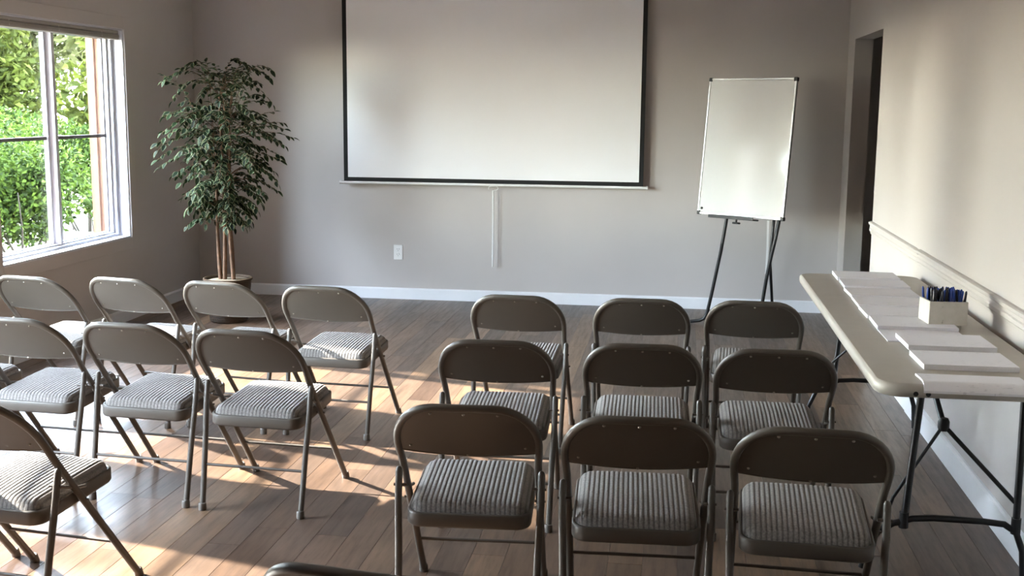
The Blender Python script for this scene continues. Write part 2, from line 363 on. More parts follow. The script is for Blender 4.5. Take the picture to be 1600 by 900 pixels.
# ------------------------------------------------------------------ windows
def make_window(i, a, b, z0, z1, zblind):
    w = struct(empty('window_%d' % i, (XL, (a+b)/2, z0)))
    X = lambda d: -d            # depth outwards from the wall face, local x
    A, B, H = a-(a+b)/2, b-(a+b)/2, z1-z0
    cw = 0.085
    mb = MB()                    # flat casing painted like the wall
    mb.rbox(0, 0.014, A-cw, A, -cw, H+cw, 0.002, 1); mb.rbox(0, 0.014, B, B+cw, -cw, H+cw, 0.002, 1)
    mb.rbox(0, 0.014, A, B, H, H+cw, 0.002, 1); mb.rbox(0, 0.014, A, B, -cw, 0, 0.002, 1)
    mb.build('casing', M_WALL, w)
    mb = MB()                    # brown wooden moulding round the outside of the opening
    for q in ((A-0.09, A+0.015, -0.09, H+0.09), (B-0.015, B+0.09, -0.09, H+0.09), (A+0.015, B-0.015, H-0.01, H+0.09), (A+0.015, B-0.015, -0.09, 0.01)): mb.box(-WT-0.055, -WT, *q)
    mb.build('outer_moulding', M_STUCCO, w)
    mb = MB()                    # white jamb liner
    t = 0.012
    mb.box(-0.16, 0.002, A, A+t, 0, H); mb.box(-0.16, 0.002, B-t, B, 0, H); mb.box(-0.16, 0.002, A+t, B-t, H-t, H); mb.box(-0.16, 0.010, A+t, B-t, 0, t)
    mb.build('jamb', M_VINYL, w)
    mb = MB()                    # stepped vinyl frame
    for (d0, d1, f) in ((0.075, 0.10, 0.030), (0.10, 0.13, 0.048), (0.13, 0.155, 0.060)):
        mb.box(-d1, -d0, A+t, A+t+f, t, H-t); mb.box(-d1, -d0, B-t-f, B-t, t, H-t)
        mb.box(-d1, -d0, A+t+f, B-t-f, t, t+f*0.6); mb.box(-d1, -d0, A+t+f, B-t-f, H-t-f, H-t)
    mb.build('frame', M_VINYL, w)
    ga, gb, gz0, gz1 = A+t+0.06, B-t-0.06, t+0.036, H-t-0.06
    mid = (ga+gb)/2+0.03
    mb = MB(); mb.box(-0.142, -0.085, mid-0.022, mid+0.010, gz0-0.01, gz1+0.01); mb.box(-0.150, -0.105, mid+0.010, mid+0.045, gz0-0.01, gz1+0.01)
    mb.box(-0.155, -0.125, mid-0.045, mid-0.022, gz0-0.01, gz1+0.01)
    mb.build('meeting_stile', M_VINYL, w)
    for (p, q, d) in ((ga, mid-0.045, 0.146), (mid+0.045, gb, 0.128)):
        MB().box(-d-0.003, -d, p-0.006, q+0.006, gz0-0.006, gz1+0.006).build('pane', M_GLASS, w)
        MB().box(-d-0.012, -d+0.009, p, q, 0.722, 0.744).build('muntin', M_MUNTIN, w)
        MB().box(-d-0.008, -d+0.007, p, p+0.008, gz0, gz1).build('glazing_bead', M_MUNTIN, w)
    return w
def make_blind(i, a, b, z0, z1, zb, label):
    t = tag(empty('window_blind', (XL, (a+b)/2, z1)), label, 'blind')
    hw = (b-a)/2-0.016
    MB().rbox(-0.066, -0.022, -hw, hw, -0.036, -0.013, 0.003, 1).build('headrail', M_BLIND, t)
    drop = z1-zb
    mb = MB(); n = 14 if drop < 0.2 else int((drop-0.06)/0.021)
    for k in range(n):
        z = -0.041-(drop-0.041-0.016)*(k+0.5)/n
        if drop < 0.2: mb.box(-0.067, -0.019, -hw, hw, z-0.0008, z+0.0008)
        else: mb.prism([(-0.058, z+0.011), (-0.057, z+0.012), (-0.031, z-0.011), (-0.032, z-0.012)], 'y', -hw, hw)
    s = mb.build('slats', M_BLIND, t); s['kind'] = 'stuff'
    MB().rbox(-0.066, -0.020, -hw, hw, -drop, -drop+0.016, 0.003, 1).build('bottom_rail', M_BLIND, t)
    for y in (-hw*0.7, 0, hw*0.7): MB().tube([(-0.021, y, -0.03), (-0.019, y, -drop+0.01)], 0.0012, 5).build('lift_cord', M_WPLAST, t)
BL = ['greige slatted blind drawn up at top of the window beside the ficus', 'raised blind of second window from the screen wall', 'half lowered blind of third window from the screen wall', 'raised blind of window nearest the rear wall']
for i, w in enumerate(WINDOWS):
    make_window(i+1, *w); make_blind(i+1, *w, BL[i])
    pd = bpy.data.lights.new('portal', 'AREA'); pd.shape = 'RECTANGLE'; pd.size = w[1]-w[0]; pd.size_y = w[3]-w[2]
    po = bpy.data.objects.new('portal', pd); C.objects.link(po); po.location = (XL-WT-0.02, (w[0]+w[1])/2, (w[2]+w[3])/2)
    po.rotation_euler = (0, -PI/2, 0); po.rotation_euler = Vector((1,0,0)).to_track_quat('-Z', 'Z').to_euler(); pd.cycles.is_portal = True

# ------------------------------------------------------------------ folding chairs
def rrect(hx0, hx1, y0, y1, r, n=6):
    # rounded quadrilateral outline: half width hx0 at y0 (rear), hx1 at y1 (front)
    P = []
    for cx, cy, a0 in ((hx1-r, y1-r, 0), (-hx1+r, y1-r, PI/2), (-hx0+r, y0+r, PI), (hx0-r, y0+r, 1.5*PI)):
        for i in range(n+1):
            a = a0+PI/2*i/n; P.append((cx+r*math.cos(a), cy+r*math.sin(a)))
    return P
def make_chair():
    root = empty('folding_chair')
    KY = lambda z: 0.289-0.787*z                     # the bent frame lies in one slanted plane
    TR = 0.0118
    zp = 0.47
    # back frame: one bent tube from pivot to pivot
    ex, ez, z1, zt = 0.123, 0.135, 0.595, 0.730
    half = [(0.2035, zp), (0.2045, 0.52), (0.2075, 0.56), (0.2090, z1)]
    pts = [( x, z) for x, z in half] + [(0.209-ex+ex*math.cos(a), z1+ez*math.sin(a)) for a in [PI/2*i/9 for i in range(1, 10)]]
    pts = pts + [(-x, z) for x, z in reversed(pts)]
    bow = lambda x: -0.012*(1-(x/0.21)**2)
    MB().tube([(x, KY(z)+(bow(x) if z > 0.6 else 0)*min(1, (z-0.6)/0.1), z) for x, z in pts], TR, 12).build('back_frame', M_STEEL, root)
    # pressed steel back panel
    def halfw(z):
        if z <= z1: return 0.2075-0.0015*(z1-z)/0.03
        return 0.209-ex+ex*math.sqrt(max(0, 1-((z-z1)/ez)**2))
    def panel(off):
        def fn(u, v):
            zb = 0.566+(zt-0.566)*(math.sin(v*PI/2) if True else v); s = 2*u-1
            x = s*halfw(zb)*0.985
            z = zb-0.010*(1-s*s)*(1-v)
            y = KY(z)+bow(x)*1.6*(1-v)**0.5+off+bow(x)*v*min(1, max(0, (z-0.6)/0.1))
            return (x, y, z)
        return fn
    mb = MB(); mb.grid(panel(-0.003), 20, 14); mb.grid(panel(0.003), 20, 14, flip=True)
    lo = [panel(0)(i/20, 0) for i in range(21)]
    mb.tube(lo, 0.0042, 6)
    bk = mb.build('backrest', M_STEEL, root)
    rv = MB().lathe([(0.0045, 0.0), (0.004, 0.0018), (0.0015, 0.0028)], n=8).mesh('rivet', M_RIVET)
    for x, z in ((-0.098, 0.712), (0, 0.714), (0.098, 0.712), (-0.172, 0.588), (0.172, 0.588), (0.0, 0.566)):
        o = obj('rivet', rv, bk); s = x/halfw(z); vv = math.asin(min(1, max(0, (z-0.566)/(zt-0.566))))/(PI/2)
        p = panel(-0.003)((s+1)/2, vv); o.location = p; o.rotation_euler = (PI/2-0.67+0.2, 0, 0)
    foot = MB().lathe([(0.0148, 0.0), (0.0155, 0.004), (0.0150, 0.026), (0.0126, 0.030)], n=12).mesh('foot_cap', M_CAP)
    for s in (-1, 1):        # front legs carry on down in the same plane
        l = MB().tube([(s*0.2035, KY(zp), zp), (s*0.2035, KY(0.30), 0.30), (s*0.2045, KY(0.004), 0.004)], TR, 12).build('leg', M_STEEL, root)
        o = obj('foot_cap', foot, l); o.location = (s*0.2045, KY(0.0)-0.004, 0); o.rotation_euler = (0.35, 0, 0)
    RY = lambda z: -0.223+0.206*z
    for s in (-1, 1):        # rear legs, rounded at the top beside the frame
        l = MB().tube([(s*0.2035, RY(0.004), 0.004), (s*0.2090, RY(0.25), 0.25), (s*0.2150, RY(0.40), 0.40), (s*0.2155, RY(0.485), 0.485), (s*0.2150, RY(0.494), 0.494), (s*0.2145, RY(0.498), 0.499)],
                      [0.0112, 0.0112, 0.0112, 0.0112, 0.009, 0.004], 12).build('leg', M_STEEL, root)
        o = obj('foot_cap', foot, l); o.location = (s*0.2035, RY(0), 0)
        h = MB()             # folding link between rear leg and frame
        h.tube([(s*0.212, RY(0.445), 0.445), (s*0.2005, -0.02, 0.405), (s*0.197, 0.03, 0.395)], 0.0055, 8)
        h.tube([(s*0.190, RY(0.445), 0.445), (s*0.230, RY(0.445), 0.445)], 0.0045, 8)
        h.tube([(s*0.188, KY(0.36), 0.36), (s*0.222, KY(0.36), 0.36)], 0.0045, 8)
        h.build('hinge_link', M_STEEL, root)
    MB().tube([(-0.205, RY(0.175), 0.175), (0.205, RY(0.175), 0.175)], 0.0058, 8).build('stretcher', M_STEEL, root)
    MB().tube([(-0.204, KY(0.165), 0.165), (0.204, KY(0.165), 0.165)], 0.0058, 8).build('stretcher', M_STEEL, root)
    # seat pan: pressed tray, a little lower at the back
    Y0, Y1 = -0.182, 0.212
    SZ = lambda y: 0.376+0.030*(y-Y0)/(Y1-Y0)
    mb = MB(); rings = []
    for (ins, dz) in ((0.014, -0.046), (0.003, -0.044), (0.0, -0.038), (0.0, -0.004), (0.002, 0.0), (0.008, 0.0), (0.010, -0.006)):
        rings.append([(x, y, SZ(y)+dz) for x, y in rrect(0.187-ins, 0.186-ins, Y0+ins, Y1-ins, 0.045)])
    n = len(rings[0]); V = [p for r in rings for p in r]
    mb.add(V, [(i*n+j, i*n+(j+1)%n, (i+1)*n+(j+1)%n, (i+1)*n+j) for i in range(len(rings)-1) for j in range(n)], True)
    mb.add(rings[0], [tuple(range(n-1,-1,-1))]); mb.add(rings[-1], [tuple(range(n))])
    mb.build('seat_pan', M_STEEL, root)
    # cushion with real ribs running front to back
    hw, ya, yb, r = 0.178, Y0+0.009, Y1-0.010, 0.045
    def inside(x, y):        # 0 on the rounded outline, 1 well inside
        dx = hw-abs(x); dy = min(y-ya, yb-y)
        if dx < r and dy < r: d = r-math.hypot(r-dx, r-dy)
        else: d = min(dx, dy)
        return d
    def cush(u, v):
        x, y = (2*u-1)*hw, ya+(yb-ya)*v
        d = inside(x, y)
        if d < 0:            # pull the corners onto the outline
            cx = math.copysign(hw-r, x); cyy = ya+r if y < (ya+yb)/2 else yb-r
            q = math.hypot(x-cx, y-cyy); x = cx+(x-cx)*r/q; y = cyy+(y-cyy)*r/q; d = 0
        e = min(1, d/0.034); dome = math.sqrt(max(0, 1-(1-e)**2))
        k = abs(math.cos(PI*x/RIB))**0.6
        return (x, y, SZ(y)-0.004+dome*(0.031+0.010*(1-(x/hw)**2)*(1-((2*y-ya-yb)/(yb-ya))**2))+0.0034*(k-0.5)*min(1, d/0.026))
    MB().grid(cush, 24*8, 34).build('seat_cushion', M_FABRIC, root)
    return root
GRP = 'padded steel folding chairs set out in rows'
CHAIRS = [
 ((-3.050,5.438,-0.159), 'folding chair directly below the window, leftmost of the far left row'),
 ((-2.588,5.476,-0.175), 'folding chair in the far left row, second from the window, below the window corner'),
 ((-2.100,5.457,-0.154), 'folding chair in the far left row standing in front of the ficus pot'),
 ((-1.607,5.424,-0.063), 'folding chair at aisle end of the far left row, right of the ficus'),
 ((-3.020,4.470,-0.080), 'folding chair mostly cut off left, only its front seat corner showing'),
 ((-2.545,4.426,-0.079), 'folding chair in the middle left row, its back cut by the left picture edge'),
 ((-2.060,4.404,-0.073), 'folding chair with bright sun stripe across its seat, middle of the left middle row'),
 ((-1.580,4.359,-0.065), 'folding chair at aisle end of the left middle row, standing fully in view'),
 ((-2.487,3.340,-0.126), 'folding chair at bottom left edge showing only a front leg and foot'),
 ((-1.991,3.254,-0.126), 'nearest left folding chair with sunlit seat, cut by the left picture edge'),
 ((-0.693,5.356,-0.020), 'folding chair at aisle end of the far right row, below the projection screen'),
 ((-0.140,5.374, 0.013), 'folding chair in the middle of the far right row, left of the easel leg'),
 (( 0.371,5.405,-0.052), 'folding chair of the far right row in front of the whiteboard easel'),
 ((-0.646,4.353, 0.036), 'folding chair at aisle end of the right block, second row from the front'),
 ((-0.108,4.386, 0.020), 'middle folding chair of the second row in the right block'),
 (( 0.372,4.378, 0.008), 'folding chair of the right second row next to the long table end'),
 ((-0.594,3.433, 0.060), 'large near folding chair at aisle end of the right third row'),
 ((-0.092,3.392, 0.042), 'large near folding chair in the middle of the right third row'),
 (( 0.400,3.357,-0.045), 'large near folding chair at bottom right beside the black table leg'),
 ((-0.530,2.240,-0.150), 'folding chair of which only the top rail shows at bottom edge'),
]
proto = make_chair()
for i, ((x, y, rz), lb) in enumerate(CHAIRS):
    o = proto if i == 0 else copy_tree(proto)
    o.location = (x, y, 0.0); o.rotation_euler = (0, 0, rz); tag(o, 'taupe '+lb, 'chair', GRP)

# ------------------------------------------------------------------ projection screen
YS = YB-0.075
SCRH = 1.60
scr = tag(empty('projection_screen', (-1.455, YS, 0.96)), 'white pull-down projection screen with black border hanging on the back wall', 'projection screen')
sw = 1.197                      # half width of cloth with border
MB().box(-sw+0.034, sw-0.034, -0.0008, 0.0008, 0.032, 1.56).build('screen_surface', M_SCREEN, scr)
MB().box(-sw, sw, -0.0010, 0.0010, 0.0, 0.032).build('border', M_SBLACK, scr)
MB().box(-sw, -sw+0.034, -0.0010, 0.0010, 0.032, 1.60).build('border', M_SBLACK, scr)
MB().box(sw-0.034, sw, -0.0010, 0.0010, 0.032, 1.60).build('border', M_SBLACK, scr)
MB().box(-sw+0.034, sw-0.034, -0.0010, 0.0010, 1.56, 1.60).build('border', M_SBLACK, scr)
bar = MB().tube([(-1.222, 0, -0.010), (1.222, 0, -0.010)], 0.0105, 10).build('bottom_bar', M_WPLAST, scr)
for s in (-1, 1): MB().tube([(s*1.218, 0, -0.010), (s*1.232, 0, -0.010)], 0.0135, 10).build('end_cap', M_WPLAST, bar)
MB().rbox(-1.30, 1.30, -0.045, 0.072, 1.60, 1.70, 0.012).build('housing', M_WPLAST, scr)
lx = 0.018
MB().tube([(lx-0.034, 0, -0.046), (lx-0.038, 0, -0.038), (lx-0.034, 0, -0.026), (lx-0.02, 0, -0.020), (lx+0.02, 0, -0.020), (lx+0.036, 0, -0.026), (lx+0.040, 0, -0.038), (lx+0.030, 0, -0.048), (lx+0.008, 0, -0.052), (lx, 0, -0.060)], 0.0032, 6).build('pull_loop', M_WPLAST, scr)
MB().tube([(lx, 0, -0.052), (lx, 0.004, -0.665)], 0.0062, 8).build('pull_rod', M_WPLAST, scr)
# wall outlet
out = tag(empty('wall_outlet', (-2.226, YB, 0.384)), 'white double wall outlet low on the back wall', 'outlet')
MB().rbox(-0.037, 0.037, -0.006, 0, -0.060, 0.060, 0.003).build('cover_plate', M_WPLAST, out)
for dz in (-0.021, 0.021):
    so = MB().prism([(x, z+dz) for x, z in arc(0, 0, 0.017, 0.016, 0, 2*PI, 14)[:-1]], 'y', -0.009, -0.005).build('socket', M_WPLAST, out)
    mb = MB(); mb.box(-0.0085, -0.0060, -0.0094, -0.0088, dz+0.001, dz+0.010); mb.box(0.0060, 0.0085, -0.0094, -0.0088, dz+0.001, dz+0.010); mb.box(-0.002, 0.002, -0.0094, -0.0088, dz-0.010, dz-0.005)
    mb.build('slots', M_SLOT, so)

# ------------------------------------------------------------------ whiteboard easel
def make_easel():
    yw, tilt = math.radians(35.5), math.radians(5.9)
    c = Vector((0.473, 8.35, 1.296)); r = Vector((math.cos(yw), -math.sin(yw), 0)); n = Vector((-math.sin(yw), -math.cos(yw), 0))
    u = Vector((0,0,1))*math.cos(tilt)-n*math.sin(tilt); nn = r.cross(u)            # nn: out of the board, towards the room
    if nn.dot(n) < 0: nn = -nn
    root = tag(empty('whiteboard_easel', (c.x, c.y, 0)), 'portrait whiteboard on a black tripod easel in the right corner', 'whiteboard')
    R = Matrix(((r.x, -nn.x, u.x), (r.y, -nn.y, u.y), (r.z, -nn.z, u.z)))            # local x along board, y away from viewer, z up board
    def place(mb): mb.v = [tuple(R @ Vector(p) + Vector((0,0,c.z))) for p in mb.v]; return mb
    w, h = 0.352, 0.485
    bd = place(MB().box(-w+0.008, w-0.008, -0.004, 0.012, -h+0.008, h-0.008)).build('board', M_BOARD, root)
    for a in ((-w, w, -0.009, 0.014, h-0.014, h), (-w, w, -0.009, 0.014, -h, -h+0.016), (-w, -w+0.013, -0.009, 0.014, -h+0.016, h-0.014), (w-0.013, w, -0.009, 0.014, -h+0.016, h-0.014)):
        place(MB().rbox(*a, 0.002, 1)).build('frame_rail', M_ALU, root)
    for sx in (-1, 1):
        for sz in (-1, 1):
            place(MB().rbox(min(sx*w+sx*0.004, sx*w-sx*0.024), max(sx*w+sx*0.004, sx*w-sx*0.024), -0.012, 0.018, min(sz*h+sz*0.004, sz*h-sz*0.024), max(sz*h+sz*0.004, sz*h-sz*0.024), 0.006, 3)).build('corner_cap', M_PLAST, root)
    mg = MB().lathe([(0.009, -0.001), (0.009, 0.006), (0.006, 0.008)], n=12); mg.v = [(p[0]-w+0.034, -0.004-p[2], p[1]-h+0.042) for p in mg.v]
    place(mg).build('magnet', M_PLAST, bd)
    tray = MB(); tray.rbox(-0.21, 0.16, -0.075, -0.002, -h-0.020, -h-0.008, 0.004); tray.rbox(-0.21, 0.16, -0.080, -0.072, -h-0.020, -h+0.004, 0.003)
    tr = place(tray).build('tray', M_PLAST, root)
    kb = MB(); kb.tube([(-0.01, -0.02, -h-0.018), (-0.01, -0.02, -h-0.04)], 0.008, 8); kb.rbox(-0.035, 0.018, -0.035, -0.005, -h-0.052, -h-0.038, 0.005); place(kb).build('clamp_knob', M_PLAST, root)
    def leg(pts, rad=0.0125):
        mb = MB().tube([(p[0]-c.x, p[1]-c.y, p[2]) for p in pts], rad, 10); return mb.build('leg', M_BLACK, root)
    leg([(0.41, 8.50, 1.30), (0.375, 8.46, 0.90), (0.355, 8.43, 0.74), (0.330, 8.45, 0.55), (0.275, 8.49, 0.22), (0.250, 8.50, 0.09), (0.232, 8.51, 0.045), (0.20, 8.52, 0.026), (0.12, 8.53, 0.0135)])
    leg([(0.745, 8.30, 1.30), (0.722, 8.22, 0.90), (0.707, 8.20, 0.79), (0.690, 8.20, 0.68), (0.665, 8.20, 0.55), (0.640, 8.22, 0.38), (0.617, 8.25, 0.16), (0.605, 8.27, 0.06), (0.57, 8.29, 0.026), (0.49, 8.30, 0.0135)])
    leg([(0.70, 8.40, 1.0), (0.668, 8.27, 0.58), (0.668, 8.30, 0.50), (0.700, 8.45, 0.27), (0.735, 8.62, 0.0135)], 0.0105)
    cb = MB().tube([(-0.09+0.0, 0.09, 0.97), (0.24, -0.09, 0.97)], 0.009, 8); cb.build('crossbar', M_BLACK, root)
    st = MB().prism([(-0.008, 0), (0.008, 0), (0.010, -0.20), (0.006, -0.36), (-0.006, -0.38), (-0.004, -0.2)], 'y', -0.0015, 0.0015); st.v = [(p[0]+0.638-c.x, p[1]+8.235-c.y, p[2]+0.80) for p in st.v]
    st.build('strap', M_WPLAST, root)
make_easel()

# ------------------------------------------------------------------ folding table
TX0, TX1, TY0, TY1, TZ = 0.632, 1.218, 3.63, 6.07, 0.74
tb = tag(empty('folding_table', ((TX0+TX1)/2, (TY0+TY1)/2, 0)), 'long grey plastic folding table with black steel legs along the right wall', 'table')
def tl(p): return (p[0]-(TX0+TX1)/2, p[1]-(TY0+TY1)/2, p[2])
def table_top():
    mb = MB(); hx, hy = (TX1-TX0)/2, (TY1-TY0)/2; rings = []
    for ins, z in ((0.045, -0.020), (0.040, -0.044), (0.012, -0.044), (0.003, -0.038), (0.0, -0.026), (0.001, -0.010), (0.005, -0.003), (0.012, 0.0)):
        rings.append([(x, y, TZ+z) for x, y in rrect(hx-ins, hx-ins, -hy+ins, hy-ins, 0.075-ins*0.5, 8)])
    n = len(rings[0])
    mb.add([p for r in rings for p in r], [(i*n+j, i*n+(j+1)%n, (i+1)*n+(j+1)%n, (i+1)*n+j) for i in range(len(rings)-1) for j in range(n)], True)
    mb.add(rings[0], [tuple(range(n-1,-1,-1))]); mb.add(rings[-1], [tuple(range(n))])
    return mb.build('table_top', M_TABLE, tb)
top = table_top()
for dx in (0.118, 0.155):
    o = MB().tube([tl((TX0+dx, TY0-0.001, TZ-0.030)), tl((TX0+dx, TY0+0.01, TZ-0.030))], 0.008, 8).build('edge_plug', M_PLAST, top)
    o['label'] = 'dark plug in the table edge'
def leg_frame(Y, zb, lean, inner):
    lp, rp = 0.803, 1.168
    for x, s in ((lp, 1), (rp, -1)):
        MB().tube([tl((x+(0.036 if s > 0 else -0.006), Y, TZ-0.03)), tl((x+(0.036 if s > 0 else -0.006)*0.6, Y, 0.5)), tl((x, Y, zb-0.015))], 0.0125, 10).build('leg', M_BLACK, tb)
    MB().tube([tl(p) for p in ((0.672, Y, 0.013), (0.690, Y, zb*0.45), (0.722, Y, zb*0.78), (0.77, Y, zb-0.012), (0.83, Y, zb+0.008), (0.90, Y, zb+0.014), (1.06, Y, zb+0.012), (1.13, Y, zb+0.006), (1.17, Y, zb-0.02), (1.195, Y, zb*0.55), (1.203, Y, 0.013))], 0.0115, 10).build('foot_bar', M_BLACK, tb)
    for x in (lp, rp): MB().tube([tl((x, Y-0.0, zb-0.025)), tl((x, Y, zb+0.03))], 0.0165, 10).build('collar', M_PLAST, tb)
    J = (0.935, Y+inner*0.10, 0.505)
    MB().tube([tl((0.915, Y+inner*0.42, TZ-0.035)), tl(J)], 0.011, 8).build('brace', M_BLACK, tb)
    MB().tube([tl(J), tl((rp, Y, zb+0.075))], 0.008, 8).build('brace', M_BLACK, tb)
    MB().tube([tl(J), tl((0.765, Y+inner*0.012, zb+0.075)), tl((0.735, Y, zb*0.84))], 0.006, 8).build('brace', M_BLACK, tb)
    MB().lathe([(0.016, -0.02), (0.02, -0.008), (0.02, 0.012), (0.014, 0.024)], tl(J), 10).build('brace_joint', M_PLAST, tb)
    MB().tube([tl(p) for p in ((0.752, Y, TZ-0.046), (0.79, Y, TZ-0.052), (0.815, Y, TZ-0.07), (0.835, Y, TZ-0.11))], 0.007, 8).build('hinge_bracket', M_BLACK, tb)
leg_frame(3.95, 0.19, 0, 1)
leg_frame(5.82, 0.23, 0, -1)

# ------------------------------------------------------------------ handouts on the table
HX = [(0.799,5.94),(0.798,5.672),(0.787,5.40),(0.783,5.150),(0.778,4.892),(0.780,4.640),(0.777,4.415),(0.818,4.255),(0.813,3.965)]
HT = [0.016,0.015,0.014,0.013,0.014,0.016,0.004,0.017,0.017]
ORD = ['farthest paper handout at the far end of the table', 'second paper handout from the far table end', 'third paper handout from the far table end', 'fourth paper handout from the far table end',
       'paper handout whose right end lies behind the pen box', 'paper handout just left of the wooden pen box front', 'thin flat handout partly under a thicker one mid table', 'third paper handout from the near table end', 'second paper handout from the near table end']
PWX, PDY = 0.298, 0.226
rnd = random.Random(3)
for i, (x, y) in enumerate(HX):
    t = HT[i]; h = empty('handout', (x+PWX/2, y, TZ+(0.0052 if i == 7 else 0.0005)), rnd.uniform(-0.02, 0.02)); tag(h, 'white '+ORD[i], 'handout', 'white handouts laid out along the table')
    # slightly slumped pages
    mb = MB()
    for k in range(4):
        z0, z1 = t*k/4, t*(k+1)/4-0.0003; j = rnd.uniform(-0.001, 0.001); mb.box(-PWX/2+j, PWX/2+j, -PDY/2+j, PDY/2+j, z0, z1)
    mb.build('pages', M_PEDGE, h)
    MB().box(-PWX/2, PWX/2, -PDY/2, PDY/2, t, t+0.0004).build('cover_sheet', M_PAPER, h)
# the nearest one droops over the table's end
h = tag(empty('handout', (0.772+0.155, 3.672, TZ)), 'white handout drooping over the near end of the table', 'handout', 'white handouts laid out along the table')
def droop(off):
    def fn(u, v):
        s = v*0.148; x = (u-0.5)*0.315
        if s < 0.10: y, z = 0.085-s, 0.004
        else:
            a = min((s-0.10)/0.055, 1.0)*1.25; y = -0.015-0.044*math.sin(a); z = 0.004-0.044*(1-math.cos(a))
            if s > 0.155: y -= (s-0.155)*math.cos(1.25); z -= (s-0.155)*math.sin(1.25)
        return (x+0.004*math.sin(v*3), y-0.002, z+off)
    return fn
mb = MB(); mb.grid(droop(0.004), 6, 24); mb.grid(droop(-0.003), 6, 24, flip=True)
for u in (0, 1): mb.grid(lambda a, v, u=u: droop(-0.003+0.007*a)(u, v), 1, 24)
for v in (0, 1): mb.grid(lambda a, u, v=v: droop(-0.003+0.007*a)(u, v), 1, 6)
mb.build('pages', M_PAPER, h)
# pen box
bx = tag(empty('pen_box', (1.046, 4.672, TZ+0.0125), 0.10), 'whitewashed wooden box holding pens on the table', 'box')
bw, bd_, bh, bt = 0.073, 0.066, 0.092, 0.008
MB().rbox(-bw, bw, -bd_, -bd_+bt, 0, bh, 0.001, 1).build('side_panel', M_WBOX, bx); MB().rbox(-bw, bw, bd_-bt, bd_, 0, bh, 0.001, 1).build('side_panel', M_WBOX, bx)
MB().rbox(-bw, -bw+bt, -bd_+bt, bd_-bt, 0, bh, 0.001, 1).build('side_panel', M_WBOX, bx); MB().rbox(bw-bt, bw, -bd_+bt, bd_-bt, 0, bh, 0.001, 1).build('side_panel', M_WBOX, bx)
MB().box(-bw+bt, bw-bt, -bd_+bt, bd_-bt, 0.0, 0.007).build('bottom', M_WBOX, bx)
def make_pen(mt):
    p = empty('ballpoint_pen'); MB().tube([(0,0,0), (0,0,0.085)], 0.0042, 8).build('barrel', mt, p)
    MB().tube([(0,0,0.085), (0,0,0.120), (0,0,0.126), (0,0,0.128)], [0.0050, 0.0048, 0.0030, 0.0016], 8).build('cap', mt, p)
    MB().box(-0.0012, 0.0012, 0.0046, 0.0066, 0.088, 0.120).build('clip', mt, p); return p
pens = {'blue': make_pen(M_PENB), 'black': make_pen(M_PENK)}; used = set()
rnd = random.Random(11)
for i in range(8):
    for j in range(6):
        x = -bw+0.018+(2*bw-0.036)*i/7; y = -bd_+0.018+(2*bd_-0.036)*j/5
        k = 'blue' if (x > 0.016 and rnd.random() < 0.75 or rnd.random() < 0.18) else 'black'
        o = pens[k] if k not in used else copy_tree(pens[k]); used.add(k)
        a = bx.rotation_euler.z
        o.location = (1.046+x*math.cos(a)-y*math.sin(a), 4.672+x*math.sin(a)+y*math.cos(a), TZ+0.0125+0.0075)
        o.rotation_euler = (rnd.uniform(-0.05, 0.05), x*1.6+rnd.uniform(-0.08, 0.08), rnd.uniform(0, 6))
        tag(o, k+' ballpoint pen standing in the whitewashed box', 'pen', k+' pens standing in the box')

# ------------------------------------------------------------------ ficus
def leaf_mesh(name, L, Wd, mt, fold=0.25, droop=0.2, rim=True):
    mb = MB(); st = [0.0, 0.18, 0.42, 0.68, 0.88, 1.0]; wd = [0.05, 0.72, 1.0, 0.78, 0.36, 0.02]; V = []; rimv = []
    for t, w in zip(st, wd):
        z = -droop*L*t*t
        for s, k in ((-1,1), (-0.62,0), (0,0), (0.62,0), (1,1)):
            V.append((s*w*Wd/2, t*L, z+fold*abs(s)*w*Wd/2)); rimv.append(1.0 if (k or t > 0.97) else 0.15 if s else 0.35)
    Fs = [(i*5+j, i*5+j+1, (i+1)*5+j+1, (i+1)*5+j) for i in range(5) for j in range(4)]
    mb.add(V, Fs, True); me = mb.mesh(name, mt)
    at = me.attributes.new('rim', 'FLOAT', 'POINT'); at.data.foreach_set('value', rimv); return me, V, Fs, rimv
FX, FY = -3.205, 7.98
fic = tag(empty('ficus_tree', (FX, FY, 0)), 'variegated ficus tree with slim trunks in a round wicker basket in the left corner', 'plant')
MB().lathe([(0.125, 0.0), (0.135, 0.01), (0.150, 0.15), (0.168, 0.300), (0.176, 0.306), (0.176, 0.318), (0.166, 0.320), (0.160, 0.304), (0.158, 0.290)], n=32).build('basket_pot', M_BASKET, fic)
MB().lathe([(0.156, 0.285), (0.150, 0.300), (0.08, 0.306), (0.01, 0.308)], n=24).build('moss', M_SOIL, fic)
rnd = random.Random(21)
TR_ = [((-0.052, 0.0), (-0.085, 0.02), 1.15), ((-0.012, -0.02), (-0.02, 0.0), 1.62), ((0.045, -0.01), (0.03, 0.0), 1.45), ((0.015, 0.04), (0.02, 0.03), 1.30)]
trunks = []
for (b0, b1, h) in TR_:
    pts = []
    for k in range(9):
        t = k/8; pts.append((b0[0]+(b1[0]-b0[0])*t+0.010*math.sin(5*t+b0[0]*60), b0[1]+(b1[1]-b0[1])*t+0.008*math.cos(6*t+b0[0]*40), 0.29+(h-0.29)*t))
    MB().tube(pts, [0.0165-0.009*k/8 for k in range(9)], 8).build('trunk', M_TRUNK, fic); trunks.append(pts)
LM, LV, LF, LR = leaf_mesh('leaf', 0.056, 0.032, M_FICUS)
leaves = []; br = MB()
def crown_r(z):
    t = (z-0.70)/(1.90-0.70)
    return [0.20, 0.28, 0.36, 0.42, 0.45, 0.45, 0.42, 0.36, 0.26][min(8, max(0, int(t*9)))]
